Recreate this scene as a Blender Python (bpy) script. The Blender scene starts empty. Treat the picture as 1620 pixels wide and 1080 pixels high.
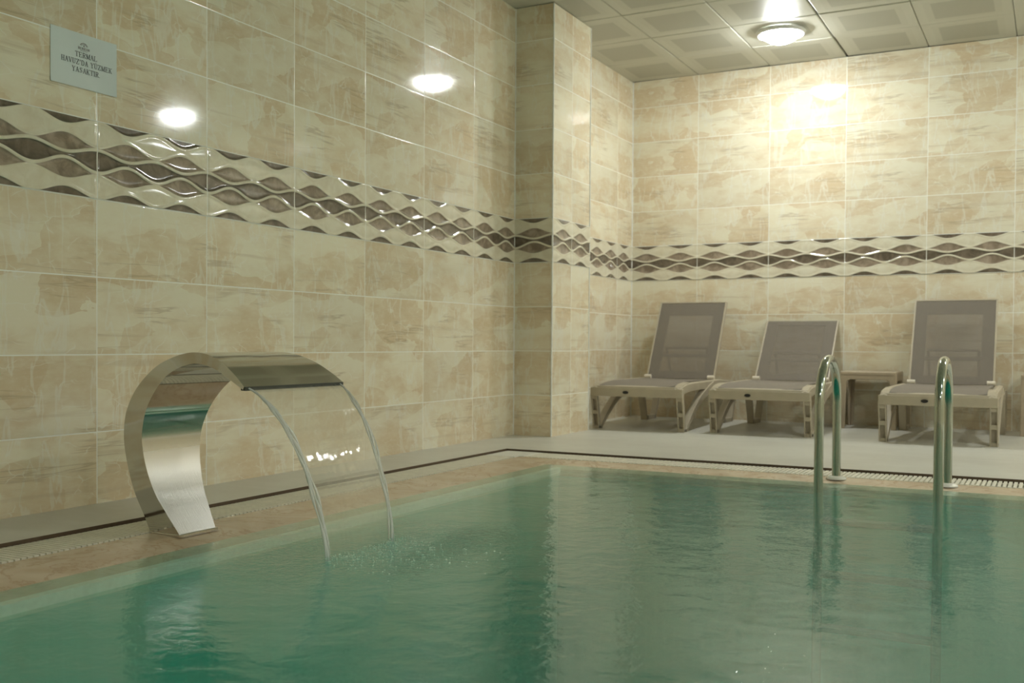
import bpy, bmesh, math, random
from mathutils import Vector, Matrix
R = random.Random(7)
SC = bpy.context.scene
COL = SC.collection
PI = math.pi

# ------------------------------------------------------------------ camera, world, exposure
cam = bpy.data.cameras.new('camera')
cam_o = bpy.data.objects.new('camera', cam); COL.objects.link(cam_o)
cam.sensor_width = 36.0
cam.lens = 1655.8 / 1620 * 36
cam.shift_x = 54.3 / 1620
cam.shift_y = 32.35 / 1620
cam.clip_start = 0.05
cr = Vector((0.87652689, 0.48131673, 0.00590065)); cu = Vector((-0.01415114, 0.01351363, 0.99980855)); cf = Vector((-0.48114484, 0.87644258, -0.01865624))
mw = Matrix(((cr.x, cu.x, -cf.x, 3.244), (cr.y, cu.y, -cf.y, -2.844), (cr.z, cu.z, -cf.z, 0.634), (0, 0, 0, 1)))
cam_o.matrix_world = mw
cam.dof.use_dof = True
cam.dof.focus_distance = 3.9
cam.dof.aperture_fstop = 4.0
SC.camera = cam_o
w = bpy.data.worlds.new('world'); SC.world = w; w.use_nodes = True
w.node_tree.nodes['Background'].inputs[0].default_value = (0.0, 0.0, 0.0, 1)
w.node_tree.nodes['Background'].inputs[1].default_value = 0.0
SC.view_settings.view_transform = 'Standard'
SC.view_settings.look = 'None'
SC.view_settings.gamma = 1.0
SC.view_settings.exposure = 1.3
SC.view_settings.use_curve_mapping = False
SC.cycles.use_denoising = True
SC.cycles.max_bounces = 14
SC.cycles.diffuse_bounces = 5
SC.cycles.glossy_bounces = 6
SC.cycles.transmission_bounces = 10
SC.cycles.transparent_max_bounces = 16
SC.cycles.sample_clamp_indirect = 6.0
LAMP = 66.0                     # radiance of the lit domes

# sizes of the place (metres): deck z=0, left wall x=0, back wall y=YB
YB = 5.861; ZC = 2.911; XR = 7.2; YF = -5.2; ZT = 0.578
CX, CY0, CY1 = 0.286, 3.579, 4.22          # pillar
DX, DY = 0.392, 2.72                        # deck edge
WZ = -0.027                                 # water level
PX1, PY0 = 6.4, -3.2                        # far sides of the pool opening

# ------------------------------------------------------------------ node helpers
class NT:
    def __init__(s, name):
        s.m = bpy.data.materials.new(name); s.m.use_nodes = True
        s.t = s.m.node_tree; s.n = s.t.nodes; s.n.clear()
        s.out = s.n.new('ShaderNodeOutputMaterial')
    def node(s, typ, ins=None, **kw):
        n = s.n.new('ShaderNode' + typ)
        for k, v in kw.items(): setattr(n, k, v)
        for k, v in (ins or {}).items(): s.put(n.inputs[k], v)
        return n
    def put(s, sock, v):
        if hasattr(v, 'is_output') or isinstance(v, bpy.types.NodeSocket): s.t.links.new(v, sock)
        elif isinstance(v, bpy.types.Node): s.t.links.new(v.outputs[0], sock)
        else: sock.default_value = v
    def math(s, op, a, b=0.0, c=0.0):
        n = s.node('Math', {0: a, 1: b, 2: c}, operation=op); return n.outputs[0]
    def mix(s, f, a, b, mode='MIX'):
        n = s.node('MixRGB', {0: f, 1: a, 2: b}, blend_type=mode); return n.outputs[0]
    def ramp(s, v, lo, hi, a=0.0, b=1.0):
        n = s.node('MapRange', {0: v, 1: lo, 2: hi, 3: a, 4: b}, interpolation_type='SMOOTHSTEP'); return n.outputs[0]
    def noise(s, v, scale, detail=3, rough=.5, dist=0.0):
        return s.node('TexNoise', {'Vector': v, 'Scale': scale, 'Detail': detail, 'Roughness': rough, 'Distortion': dist})
    def bump(s, h, strength=1.0, dist=0.01):
        return s.node('Bump', {'Height': h, 'Strength': strength, 'Distance': dist}).outputs[0]
    def bsdf(s, **kw):
        n = s.node('BsdfPrincipled', {k.replace('_', ' '): v for k, v in kw.items()})
        s.t.links.new(n.outputs[0], s.out.inputs[0]); return n
def C4(r, g, b): return (r, g, b, 1.0)

def simple(name, col, rough=.5, metal=0.0, var=.06, scale=30.0, coat=0.0, **kw):
    t = NT(name)
    tc = t.node('TexCoord')
    n = t.noise(tc.outputs['Object'], scale, 3)
    f = t.ramp(n.outputs[0], .3, .7)
    c = t.mix(f, C4(*[x * (1 - var) for x in col]), C4(*[min(1, x * (1 + var)) for x in col]))
    t.bsdf(Base_Color=c, Roughness=rough, Metallic=metal, Coat_Weight=coat, **kw)
    return t.m

def wave_nodes(t, u):
    # 1 at the middle of a lens (u=.15 mod .3), 0 at the tile edge
    cosv = t.math('COSINE', t.math('MULTIPLY', u, 2 * PI / .3))
    return t.math('MULTIPLY', t.math('SUBTRACT', 1.0, cosv), .5)

def tile_material():
    t = NT('marbled_wall_tile')
    uv = t.node('UVMap').outputs[0]
    sep = t.node('SeparateXYZ', {0: uv})
    U = t.math('DIVIDE', sep.outputs[0], .6); V = t.math('DIVIDE', sep.outputs[1], .3)
    iu = t.math('FLOOR', U); iv = t.math('FLOOR', V)
    fu = t.math('MULTIPLY', t.math('FRACT', U), .6); fv = t.math('MULTIPLY', t.math('FRACT', V), .3)
    wn = t.node('TexWhiteNoise', {'Vector': t.node('CombineXYZ', {0: iu, 1: iv, 2: 3.7}).outputs[0]}, noise_dimensions='3D')
    rs = t.node('SeparateColor', {0: wn.outputs['Color']})
    P = t.node('CombineXYZ', {0: t.math('ADD', fu, t.math('MULTIPLY', t.math('FLOOR', t.math('MULTIPLY', rs.outputs[0], 9.0)), 7.3)),
                              1: t.math('ADD', fv, t.math('MULTIPLY', t.math('FLOOR', t.math('MULTIPLY', rs.outputs[1], 7.0)), 5.1)),
                              2: 0.0}).outputs[0]
    Ps = t.node('VectorMath', {0: P, 1: (1.0, 2.0, 1.0)}, operation='MULTIPLY').outputs[0]
    # warped coordinates
    wrp = t.noise(Ps, 5.0, 3)
    W = t.node('VectorMath', {0: wrp.outputs['Color'], 1: (.5, .5, .5)}, operation='SUBTRACT').outputs[0]
    W = t.node('VectorMath', {0: W, 'Scale': .16}, operation='SCALE').outputs[0]
    Pw = t.node('VectorMath', {0: Ps, 1: W}, operation='ADD').outputs[0]
    vor = t.node('TexVoronoi', {'Vector': Pw, 'Scale': 3.2})
    cell = t.node('SeparateColor', {0: vor.outputs['Color']}).outputs[0]
    n1 = t.noise(Pw, 3.2, 4, .55)
    n1b = t.noise(Ps, 9.0, 5, .6)
    f = t.math('ADD', t.math('ADD', t.math('MULTIPLY', cell, .30), t.math('MULTIPLY', n1.outputs[0], .75)), t.math('MULTIPLY', n1b.outputs[0], .28))
    f = t.ramp(f, .44, .86)
    col = t.mix(f, C4(.81, .765, .595), C4(.68, .555, .365))
    # broad pale calcite strips, mostly upright
    Pv = t.node('VectorMath', {0: P, 1: (5.0, 1.3, 1.0)}, operation='MULTIPLY').outputs[0]
    nv = t.noise(Pv, 1.7, 4, .55, .5)
    pale = t.ramp(t.math('ABSOLUTE', t.math('SUBTRACT', nv.outputs[0], .56)), .004, .03, 1.0, 0.0)
    col = t.mix(t.math('MULTIPLY', pale, .5), col, C4(.82, .81, .71))
    n2 = t.noise(Ps, 22.0, 5, .65)
    col = t.mix(t.ramp(n2.outputs[0], .45, .75, 0, .35), col, C4(.83, .79, .66))
    # horizontal brown sediment streaks
    Ph = t.node('VectorMath', {0: P, 1: (.38, 6.5, 1.0)}, operation='MULTIPLY').outputs[0]
    n3 = t.noise(Ph, 3.0, 4, .55, .3)
    band = t.ramp(t.math('ABSOLUTE', t.math('SUBTRACT', n3.outputs[0], .5)), 0.0, .035, 1.0, 0.0)
    msk = t.ramp(t.noise(Ps, 2.4, 1).outputs[0], .54, .64)
    col = t.mix(t.math('MULTIPLY', t.math('MULTIPLY', band, msk), .5), col, C4(.44, .345, .22))
    n3b = t.ramp(t.noise(Ph, 2.6, 5, .55).outputs[0], .56, .70, 0, .40)
    col = t.mix(n3b, col, C4(.56, .455, .31))
    # fine light veins
    vd = t.node('TexVoronoi', {'Vector': Pw, 'Scale': 5.5}, feature='DISTANCE_TO_EDGE')
    vein = t.ramp(vd.outputs[0], 0.0, .022, 1.0, 0.0)
    vm = t.ramp(t.noise(Ps, 7.0, 2).outputs[0], .47, .6)
    col = t.mix(t.math('MULTIPLY', t.math('MULTIPLY', vein, vm), .6), col, C4(.86, .85, .75))
    # overall tone of each tile
    tone = t.math('ADD', .94, t.math('MULTIPLY', rs.outputs[2], .10))
    col = t.mix(1.0, col, t.node('CombineXYZ', {0: tone, 1: tone, 2: tone}).outputs[0], 'MULTIPLY')
    # grout
    du = t.math('MINIMUM', fu, t.math('SUBTRACT', .6, fu)); dv = t.math('MINIMUM', fv, t.math('SUBTRACT', .3, fv))
    d = t.math('MINIMUM', du, dv)
    g = t.ramp(d, .0018, .0030, 1.0, 0.0)
    col = t.mix(g, col, C4(.88, .88, .81))
    wav = t.noise(uv, 3.0, 1).outputs[0]
    h = t.math('ADD', t.math('MULTIPLY', t.ramp(d, .001, .005), .5), t.math('MULTIPLY', wav, .25))
    rough = t.math('ADD', t.math('MULTIPLY', g, .25), t.math('ADD', .055, t.math('MULTIPLY', n2.outputs[0], .03)))
    t.bsdf(Base_Color=col, Roughness=rough, Specular_IOR_Level=.5, Normal=t.bump(h, .6, .0012))
    return t.m

def decor_material():
    # relief tile: cream ridges, brown lenses.  UV: u metres along the wall, v 0..1 from the top edge
    t = NT('relief_wave_tile')
    uv = t.node('UVMap').outputs[0]
    sep = t.node('SeparateXYZ', {0: uv}); u = sep.outputs[0]; v = sep.outputs[1]
    s = wave_nodes(t, u)
    def line(a, b): return t.math('SUBTRACT', v, t.math('ADD', a, t.math('MULTIPLY', s, b - a)))   # v - curve
    e = .006
    def above(x): return t.ramp(x, -e, e)             # 1 when v is below the curve on the wall
    def between(p, q): return t.math('MULTIPLY', above(p), t.math('SUBTRACT', 1.0, above(q)))
    cap = t.math('SUBTRACT', 1.0, above(line(-.006, .105)))
    lA = between(line(.352, .225), line(.350, .437))
    lC = between(line(.688, .553), line(.686, .785))
    mid = between(line(.395, .478), line(.642, .512))
    bot = above(line(1.006, .895))
    nz = t.noise(t.node('CombineXYZ', {0: u, 1: t.math('MULTIPLY', v, .3), 2: 0.0}).outputs[0], 14.0, 5, .6, .6).outputs[0]
    nb = t.ramp(nz, .35, .7)
    cream = t.mix(nb, C4(.77, .73, .58), C4(.70, .64, .48))
    lens = t.mix(nb, C4(.215, .165, .115), C4(.40, .325, .245))
    dark = t.mix(nb, C4(.10, .08, .055), C4(.21, .165, .12))
    col = t.mix(lA, cream, lens); col = t.mix(lC, col, lens)
    col = t.mix(mid, col, dark); col = t.mix(cap, col, dark); col = t.mix(bot, col, dark)
    fu = t.math('MULTIPLY', t.math('FRACT', t.math('DIVIDE', u, .6)), .6)
    d = t.math('MINIMUM', t.math('MINIMUM', fu, t.math('SUBTRACT', .6, fu)), t.math('MULTIPLY', .3, t.math('MINIMUM', v, t.math('SUBTRACT', 1.0, v))))
    g = t.ramp(d, .0018, .0030, 1.0, 0.0)
    col = t.mix(g, col, C4(.88, .88, .81))
    t.bsdf(Base_Color=col, Roughness=.10, Specular_IOR_Level=.6, Coat_Weight=.4, Coat_Roughness=.05)
    return t.m

M_TILE = tile_material()
M_DECOR = decor_material()

def deck_material():
    t = NT('smooth_grey_beige_deck')
    tc = t.node('TexCoord').outputs['Object']
    n = t.noise(tc, 1.6, 5, .6); n2 = t.noise(tc, 14.0, 4)
    st = t.noise(t.node('Mapping', {0: tc, 3: (1.0, 9.0, 1.0)}).outputs[0], 1.3, 4)
    c = t.mix(t.ramp(n.outputs[0], .35, .65), C4(.67, .665, .59), C4(.60, .59, .515))
    c = t.mix(t.ramp(st.outputs[0], .5, .75, 0, .4), c, C4(.72, .72, .66))
    c = t.mix(t.ramp(n2.outputs[0], .55, .8, 0, .25), c, C4(.53, .51, .43))
    t.bsdf(Base_Color=c, Roughness=.34, Specular_IOR_Level=.4, Normal=t.bump(n2.outputs[0], .15, .002))
    return t.m
M_DECK = deck_material()

def stone_material():
    t = NT('tan_travertine_coping')
    tc = t.node('TexCoord').outputs['Object']
    n = t.noise(tc, 5.0, 6, .62, .7); n2 = t.noise(tc, 30.0, 5, .6)
    c = t.mix(t.ramp(n.outputs[0], .35, .7), C4(.67, .545, .395), C4(.56, .42, .28))
    vein = t.ramp(t.math('ABSOLUTE', t.math('SUBTRACT', t.noise(tc, 4.0, 5, .6, 1.2).outputs[0], .5)), 0.0, .025, 1.0, 0.0)
    c = t.mix(t.math('MULTIPLY', vein, .55), c, C4(.40, .25, .14))
    c = t.mix(t.ramp(n2.outputs[0], .55, .8, 0, .4), c, C4(.70, .57, .41))
    t.bsdf(Base_Color=c, Roughness=.22, Specular_IOR_Level=.5, Normal=t.bump(n2.outputs[0], .12, .002))
    return t.m
M_STONE = stone_material()

def basin_material():
    t = NT('turquoise_pool_mosaic')
    tc = t.node('TexCoord').outputs['Object']
    br = t.node('TexBrick', {'Vector': tc, 'Color1': C4(.31, .68, .62), 'Color2': C4(.29, .65, .59), 'Mortar': C4(.33, .70, .64), 'Scale': 1.0,
                             'Mortar Size': .003, 'Brick Width': .05, 'Row Height': .05}, offset=0.0)
    t.bsdf(Base_Color=br.outputs[0], Roughness=.35)
    return t.m
M_BASIN = basin_material()

def ceiling_material():
    t = NT('perforated_metal_ceiling_panel')
    uv = t.node('UVMap').outputs[0]
    sep = t.node('SeparateXYZ', {0: uv})
    def inset(s): return t.math('ABSOLUTE', t.math('SUBTRACT', s, .5))
    d = t.math('MAXIMUM', inset(sep.outputs[0]), inset(sep.outputs[1]))
    m = t.ramp(d, .315, .330, 1.0, 0.0)
    m2 = t.ramp(d, .395, .41, 1.0, 0.0)
    dots = t.node('TexVoronoi', {'Vector': uv, 'Scale': 60.0, 'Randomness': 0.0})
    hole = t.ramp(dots.outputs[0], .0028, .0042, 1.0, 0.0)
    c = t.mix(m2, C4(.60, .595, .515), C4(.575, .57, .49))
    c = t.mix(m, c, C4(.455, .455, .385))
    t.bsdf(Base_Color=c, Roughness=.42, Specular_IOR_Level=.6)
    return t.m
M_CEIL = ceiling_material()
M_GAP = simple('dark_ceiling_void', (.12, .12, .10), .8)
M_BEAD = simple('white_corner_bead', (.84, .85, .80), .18)
M_GRATE = simple('cream_plastic_grating', (.80, .77, .64), .4)
M_CHANNEL_SHADE = simple('dark_wet_channel_and_lip_shade', (.10, .065, .035), .5)
M_RIM = simple('white_lamp_rim', (.82, .83, .80), .25)
M_LIP = simple('pale_mosaic_trim', (.93, .95, .86), .3, scale=60)
M_PLASTIC = simple('taupe_moulded_plastic', (.45, .395, .29), .42, scale=12, var=.04)
M_TABLE = simple('taupe_table_plastic', (.42, .345, .24), .45, scale=12, var=.04)
M_KNOB = simple('pale_cream_knob', (.72, .66, .54), .35)
M_DARK = simple('black_oval_emblem', (.02, .02, .02), .3)
M_PAPER = simple('laminated_white_sheet', (.70, .78, .78), .12, scale=4, var=.03, coat=.6)
M_INK = simple('dark_grey_ink', (.06, .07, .075), .3)
M_INKBR = simple('brown_logo_ink', (.16, .11, .10), .3)

def steel(name, rough, brushed=False, tint=(.60, .585, .54)):
    t = NT(name)
    tc = t.node('TexCoord').outputs['Object']
    if brushed:
        mp = t.node('Mapping', {0: tc, 3: (2.0, 90.0, 4.0)}).outputs[0]
        n = t.noise(mp, 6.0, 4)
        # only the lower part of the inner face keeps its brushed finish
        z = t.node('SeparateXYZ', {0: tc}).outputs[2]
        f = t.ramp(z, .24, .36, 1.0, 0.0)
        r = t.math('ADD', .06, t.math('MULTIPLY', f, .26))
        nb = t.bump(n.outputs[0], t.math('MULTIPLY', f, .22), .003)
        t.bsdf(Base_Color=C4(*tint), Metallic=1.0, Roughness=r, Normal=nb)
    else:
        n = t.noise(tc, 9.0, 2)
        t.bsdf(Base_Color=C4(*tint), Metallic=1.0, Roughness=rough, Normal=t.bump(n.outputs[0], .12, .003))
    return t.m
M_STEEL = steel('polished_stainless_steel', .07)
M_BRUSH = steel('brushed_stainless_steel', .2, True)
M_TUBE = steel('ladder_stainless_tube', .09, tint=(.46, .50, .45))

def sling_material(tr_=.5):
    t = NT('taupe_mesh_fabric')
    tc = t.node('TexCoord').outputs['Object']
    n = t.noise(tc, 160.0, 2)
    w = t.node('TexWave', {'Vector': tc, 'Scale': 120.0}, bands_direction='X')
    c = t.mix(t.math('MULTIPLY', w.outputs[1], .5), C4(.26, .23, .19), C4(.32, .28, .23))
    p = t.node('BsdfPrincipled', {'Base Color': c, 'Roughness': .75, 'Specular IOR Level': .2})
    tr = t.node('BsdfTransparent')
    m = t.node('MixShader', {0: tr_, 1: p.outputs[0], 2: tr.outputs[0]})
    t.t.links.new(m.outputs[0], t.out.inputs[0])
    return t.m
M_SLING = sling_material(.46); M_SEAT = sling_material(.12)

def water_material():
    t = NT('green_thermal_water')
    tc = t.node('TexCoord').outputs['Object']
    sep = t.node('SeparateXYZ', {0: tc})
    # distance to the place where the curtain lands
    cx, cy = 1.33, -.08
    dx = t.math('SUBTRACT', sep.outputs[0], cx); dy = t.math('MAXIMUM', 0.0, t.math('SUBTRACT', t.math('ABSOLUTE', t.math('SUBTRACT', sep.outputs[1], cy)), .19))
    r = t.math('SQRT', t.math('ADD', t.math('MULTIPLY', dx, dx), t.math('MULTIPLY', dy, dy)))
    near = t.ramp(r, .02, .55, 1.0, 0.0)
    wide = t.ramp(r, .1, 3.5, 1.0, .35)
    n1 = t.noise(tc, 3.2, 2, .5).outputs[0]
    n2 = t.noise(tc, 13.0, 3, .55, .5).outputs[0]
    n3 = t.noise(tc, 55.0, 3, .6, .6).outputs[0]
    ring = t.math('SINE', t.math('ADD', t.math('MULTIPLY', r, 95.0), t.math('MULTIPLY', n1, 14.0)))
    h = t.math('MULTIPLY', n1, .30)
    h = t.math('ADD', h, t.math('MULTIPLY', t.math('MULTIPLY', n2, .14), wide))
    h = t.math('ADD', h, t.math('MULTIPLY', t.math('MULTIPLY', ring, .0045), wide))
    h = t.math('ADD', h, t.math('MULTIPLY', t.math('MULTIPLY', n3, .30), near))
    h = t.math('ADD', h, t.math('MULTIPLY', n3, .032))
    nrm = t.bump(h, 1.0, .02)
    dif = t.node('BsdfDiffuse', {0: C4(.07, .62, .52)})
    tr = t.node('BsdfTransparent', {0: C4(.84, .95, .89)})
    body = t.node('MixShader', {0: .80, 1: dif.outputs[0], 2: tr.outputs[0]})
    gl = t.node('BsdfGlossy', {'Roughness': .015, 'Normal': nrm, 'Color': C4(1, 1, 1)})
    fc = t.node('LayerWeight', {0: .5, 'Normal': nrm}).outputs['Facing']       # Schlick reflectance, the same from both sides
    fr = t.math('ADD', .022, t.math('MULTIPLY', t.math('POWER', fc, 5.0), .978))
    m = t.node('MixShader', {0: fr, 1: body.outputs[0], 2: gl.outputs[0]})
    t.t.links.new(m.outputs[0], t.out.inputs[0])
    ab = t.node('VolumeAbsorption', {0: C4(.10, .74, .68), 1: .62})
    t.t.links.new(ab.outputs[0], t.out.inputs[1])
    return t.m
M_WATER = water_material()

def curtain_material(edge=False):
    t = NT('falling_water_edge' if edge else 'falling_water_sheet')
    tc = t.node('TexCoord').outputs['Object']
    st = t.node('Mapping', {0: tc, 3: (3.0, 60.0, 2.2)}).outputs[0]
    n = t.noise(st, 1.5, 3, .6, .3).outputs[0]
    n2 = t.noise(t.node('Mapping', {0: tc, 3: (5.0, 14.0, 8.0)}).outputs[0], 2.5, 2).outputs[0]
    h = t.math('ADD', t.math('MULTIPLY', n,   .30 if not edge else 1.0), t.math('MULTIPLY', n2, .8))
    nrm = t.bump(h, .35 if not edge else .8, .0035 if not edge else .012)
    gls = t.node('BsdfGlossy', {'Roughness': .03, 'Normal': nrm})
    lw = t.node('LayerWeight', {0: .5, 'Normal': nrm}).outputs['Facing']
    frv = t.math('ADD', .03 if not edge else .10, t.math('MULTIPLY', t.math('POWER', lw, 4.0), .55 if not edge else .8))
    tr = t.node('BsdfTransparent', {0: C4(.985, .99, .97)})
    rf = t.node('BsdfRefraction', {'Roughness': .0, 'IOR': 1.06 if not edge else 1.2, 'Normal': nrm, 'Color': C4(.99, .99, .98)})
    body = t.node('MixShader', {0: .35 if not edge else .4, 1: tr.outputs[0], 2: rf.outputs[0]})
    df = t.node('BsdfDiffuse', {0: C4(.95, .96, .93)})
    body = t.node('MixShader', {0: .025 if not edge else .52, 1: body.outputs[0], 2: df.outputs[0]})
    m = t.node('MixShader', {0: frv, 1: body.outputs[0], 2: gls.outputs[0]})
    t.t.links.new(m.outputs[0], t.out.inputs[0])
    return t.m
M_SHEET = curtain_material(); M_EDGE = curtain_material(True)
M_FOAM = simple('white_foam', (.66, .80, .68), .25)
def glow_material():
    t = NT('lit_opal_glass')
    t.bsdf(Base_Color=C4(.9, .9, .88), Roughness=.2, Emission_Color=C4(.965, 1.0, .985), Emission_Strength=LAMP)
    return t.m
M_GLOW = glow_material()

# ------------------------------------------------------------------ mesh helpers
class MB:
    def __init__(s): s.v = []; s.f = []; s.uv = []; s.mi = []
    def quad(s, pts, uv=None, mi=0):
        b = len(s.v); s.v += [tuple(p) for p in pts]; s.f.append(list(range(b, b + len(pts)))); s.uv.append(uv or [(0, 0)] * len(pts)); s.mi.append(mi)
    def box(s, x0, x1, y0, y1, z0, z1, mi=0):
        P = [Vector((x, y, z)) for z in (z0, z1) for x, y in ((x0, y0), (x1, y0), (x1, y1), (x0, y1))]
        s.hexa(P, mi)
    def hexa(s, P, mi=0):
        b = len(s.v); s.v += [tuple(p) for p in P]
        for q in ((3, 2, 1, 0), (4, 5, 6, 7), (0, 1, 5, 4), (1, 2, 6, 5), (2, 3, 7, 6), (3, 0, 4, 7)):
            s.f.append([b + i for i in q]); s.uv.append([(0, 0)] * 4); s.mi.append(mi)
    def grid(s, rows, uvs=None, closed=False, mi=0, cap=False):
        b = len(s.v); n = len(rows[0])
        for r in rows: s.v += [tuple(p) for p in r]
        for i in range(len(rows) - 1):
            for j in range(n if closed else n - 1):
                k = (j + 1) % n
                s.f.append([b + i * n + j, b + i * n + k, b + (i + 1) * n + k, b + (i + 1) * n + j]); s.mi.append(mi)
                s.uv.append([uvs[i][j], uvs[i][k], uvs[i + 1][k], uvs[i + 1][j]] if uvs else [(0, 0)] * 4)
        if cap:
            s.f.append([b + j for j in range(n)][::-1]); s.uv.append([(0, 0)] * n); s.mi.append(mi)
            e = b + (len(rows) - 1) * n
            s.f.append([e + j for j in range(n)]); s.uv.append([(0, 0)] * n); s.mi.append(mi)
    def tube(s, pts, rad, seg=16, cap=True, sq=(1, 1)):
        pts = [Vector(p) for p in pts]; rows = []; up = None
        for i, p in enumerate(pts):
            d = (pts[min(i + 1, len(pts) - 1)] - pts[max(i - 1, 0)]).normalized()
            if up is None:
                up = Vector((1, 0, 0)) if abs(d.x) < .9 else Vector((0, 1, 0))
            a = (up - d * up.dot(d)).normalized(); c = d.cross(a); up = a
            r = rad[i] if isinstance(rad, (list, tuple)) else rad
            rows.append([p + a * math.cos(2 * PI * k / seg) * r * sq[0] + c * math.sin(2 * PI * k / seg) * r * sq[1] for k in range(seg)])
        s.grid(rows, closed=True, cap=cap)
    def lathe(s, prof, cx=0, cy=0, seg=48, mi=0):
        rows = [[(cx + r * math.cos(2 * PI * k / seg), cy + r * math.sin(2 * PI * k / seg), z) for k in range(seg)] for r, z in prof]
        s.grid(rows, closed=True, mi=mi)
    def prism(s, poly, x0, x1, axis=0, mi=0):
        # poly: list of 2D points; axis 0: (y,z) extruded along x
        def P(x, q): return (x, q[0], q[1]) if axis == 0 else ((q[0], x, q[1]) if axis == 1 else (q[0], q[1], x))
        n = len(poly); b = len(s.v)
        s.v += [P(x0, q) for q in poly] + [P(x1, q) for q in poly]
        s.f.append([b + i for i in range(n)]); s.f.append([b + n + i for i in range(n)][::-1])
        s.uv += [[(0, 0)] * n] * 2; s.mi += [mi] * 2
        for i in range(n):
            j = (i + 1) % n
            s.f.append([b + i, b + n + i, b + n + j, b + j]); s.uv.append([(0, 0)] * 4); s.mi.append(mi)
    def build(s, name, mat, parent=None, smooth=False, bevel=0.0, fix=True, weld=False, kind=None):
        me = bpy.data.meshes.new(name); me.from_pydata(s.v, [], s.f)
        ul = me.uv_layers.new(name='UVMap')
        flat = [c for f in s.uv for p in f for c in p]
        ul.data.foreach_set('uv', flat)
        mats = mat if isinstance(mat, (list, tuple)) else [mat]
        for m in mats: me.materials.append(m)
        me.polygons.foreach_set('material_index', s.mi)
        if fix or weld:
            bm = bmesh.new(); bm.from_mesh(me)
            if weld: bmesh.ops.remove_doubles(bm, verts=bm.verts, dist=1e-5)
            if fix: bmesh.ops.recalc_face_normals(bm, faces=bm.faces)
            bm.to_mesh(me); bm.free()
        if smooth:
            me.polygons.foreach_set('use_smooth', [True] * len(me.polygons))
            try: me.set_sharp_from_angle(angle=math.radians(38))
            except Exception: pass
        me.update()
        o = bpy.data.objects.new(name, me); COL.objects.link(o)
        if parent: o.parent = parent
        if bevel:
            b = o.modifiers.new('bevel', 'BEVEL'); b.width = bevel; b.segments = 3; b.limit_method = 'ANGLE'; b.angle_limit = math.radians(35)
        if kind: o['kind'] = kind
        return o

def thing(name, label, cat, loc=(0, 0, 0), rz=0.0, group=None):
    o = bpy.data.objects.new(name, None); COL.objects.link(o)
    o.location = loc; o.rotation_euler = (0, 0, rz); o.empty_display_size = .05
    o['label'] = label; o['category'] = cat
    if group: o['group'] = group
    return o
def tag(o, label, cat, group=None, kind=None):
    o['label'] = label; o['category'] = cat
    if group: o['group'] = group
    if kind: o['kind'] = kind
    return o
def copy_tree(o, parent=None):
    c = o.copy(); COL.objects.link(c); c.parent = parent
    for ch in list(o.children):
        copy_tree(ch, c)
    return c

def catmull(P, n):
    out = []
    m = len(P)
    for i in range(m - 1):
        p0, p1, p2, p3 = P[max(i - 1, 0)], P[i], P[i + 1], P[min(i + 2, m - 1)]
        for k in range(n):
            t = k / n
            out.append(tuple(.5 * (2 * b + (c - a) * t + (2 * a - 5 * b + 4 * c - d) * t * t + (3 * b - a - 3 * c + d) * t ** 3) for a, b, c, d in zip(p0, p1, p2, p3)))
    out.append(tuple(P[-1])); return out

# ------------------------------------------------------------------ the room shell
BV0, BV1 = ZT + .6, ZT + .9              # relief band
TH = .15
def wall_strip(mb, P, n, L, z0, z1, u0):
    # P(u) point on the wall at running length; flat quad with uv in metres
    a, b = P(0), P(L)
    for s0, s1 in ((z0, z1),):
        mb.quad([(a[0], a[1], s0), (b[0], b[1], s0), (b[0], b[1], s1), (a[0], a[1], s1)],
                [(u0, s0 - ZT + 30), (u0 + L, s0 - ZT + 30), (u0 + L, s1 - ZT + 30), (u0, s1 - ZT + 30)])
def relief_height(u, v):
    s = .5 * (1 - math.cos(2 * PI * u / .3))
    def cv(a, b): return a + s * (b - a)
    def hump(x, w): return math.exp(-(x / w) ** 2)
    r1, r2 = cv(.373, .458), cv(.665, .532)
    c1, c2, c3, c4 = cv(.0, .122), cv(.345, .215), cv(.693, .795), cv(1.0, .878)
    h = .0055 * hump(v - r1, .026) + .0055 * hump(v - r2, .026)
    h += .0042 * hump(v - c1, .022) + .0042 * hump(v - c4, .022) + .0030 * hump(v - c2, .022) + .0030 * hump(v - c3, .022)
    if c1 < v < c2: h += .0030 * math.sin(PI * (v - c1) / (c2 - c1)) ** .8
    if c3 < v < c4: h += .0030 * math.sin(PI * (v - c3) / (c4 - c3)) ** .8
    if c2 < v < r1: h -= .0022 * math.sin(PI * (v - c2) / (r1 - c2))
    if r2 < v < c3: h -= .0022 * math.sin(PI * (v - r2) / (c3 - r2))
    if r1 < v < r2: h -= .0014 * math.sin(PI * (v - r1) / (r2 - r1))
    e = min(v, 1 - v) * .3
    eu = abs((u / .6 + .5) % 1 - .5) * .6
    return h * min(1, e / .002) * min(1, eu / .003 + .15) + .0025
def relief(name, origin, dirv, nrm, L, u0, step=.0075):
    o = Vector(origin); d = Vector(dirv); nr = Vector(nrm)
    nu = max(2, int(L / step)); nv = 64
    rows = []; uvs = []
    for j in range(nv + 1):
        v = j / nv; row = []; ur = []
        for i in range(nu + 1):
            u = L * i / nu
            p = o + d * u + nr * relief_height(u0 + u, v); p.z = BV1 - v * .3
            row.append(p); ur.append((u0 + u + 60, v))
        rows.append(row); uvs.append(ur)
    mb = MB(); mb.grid(rows, uvs)
    ob = mb.build(name, M_DECOR, smooth=False, fix=False, kind='structure')
    me = ob.data
    # orient the faces towards the room
    if me.polygons[0].normal.dot(nr) < 0: me.flip_normals()
    me.polygons.foreach_set('use_smooth', [True] * len(me.polygons))
    return ob

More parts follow.
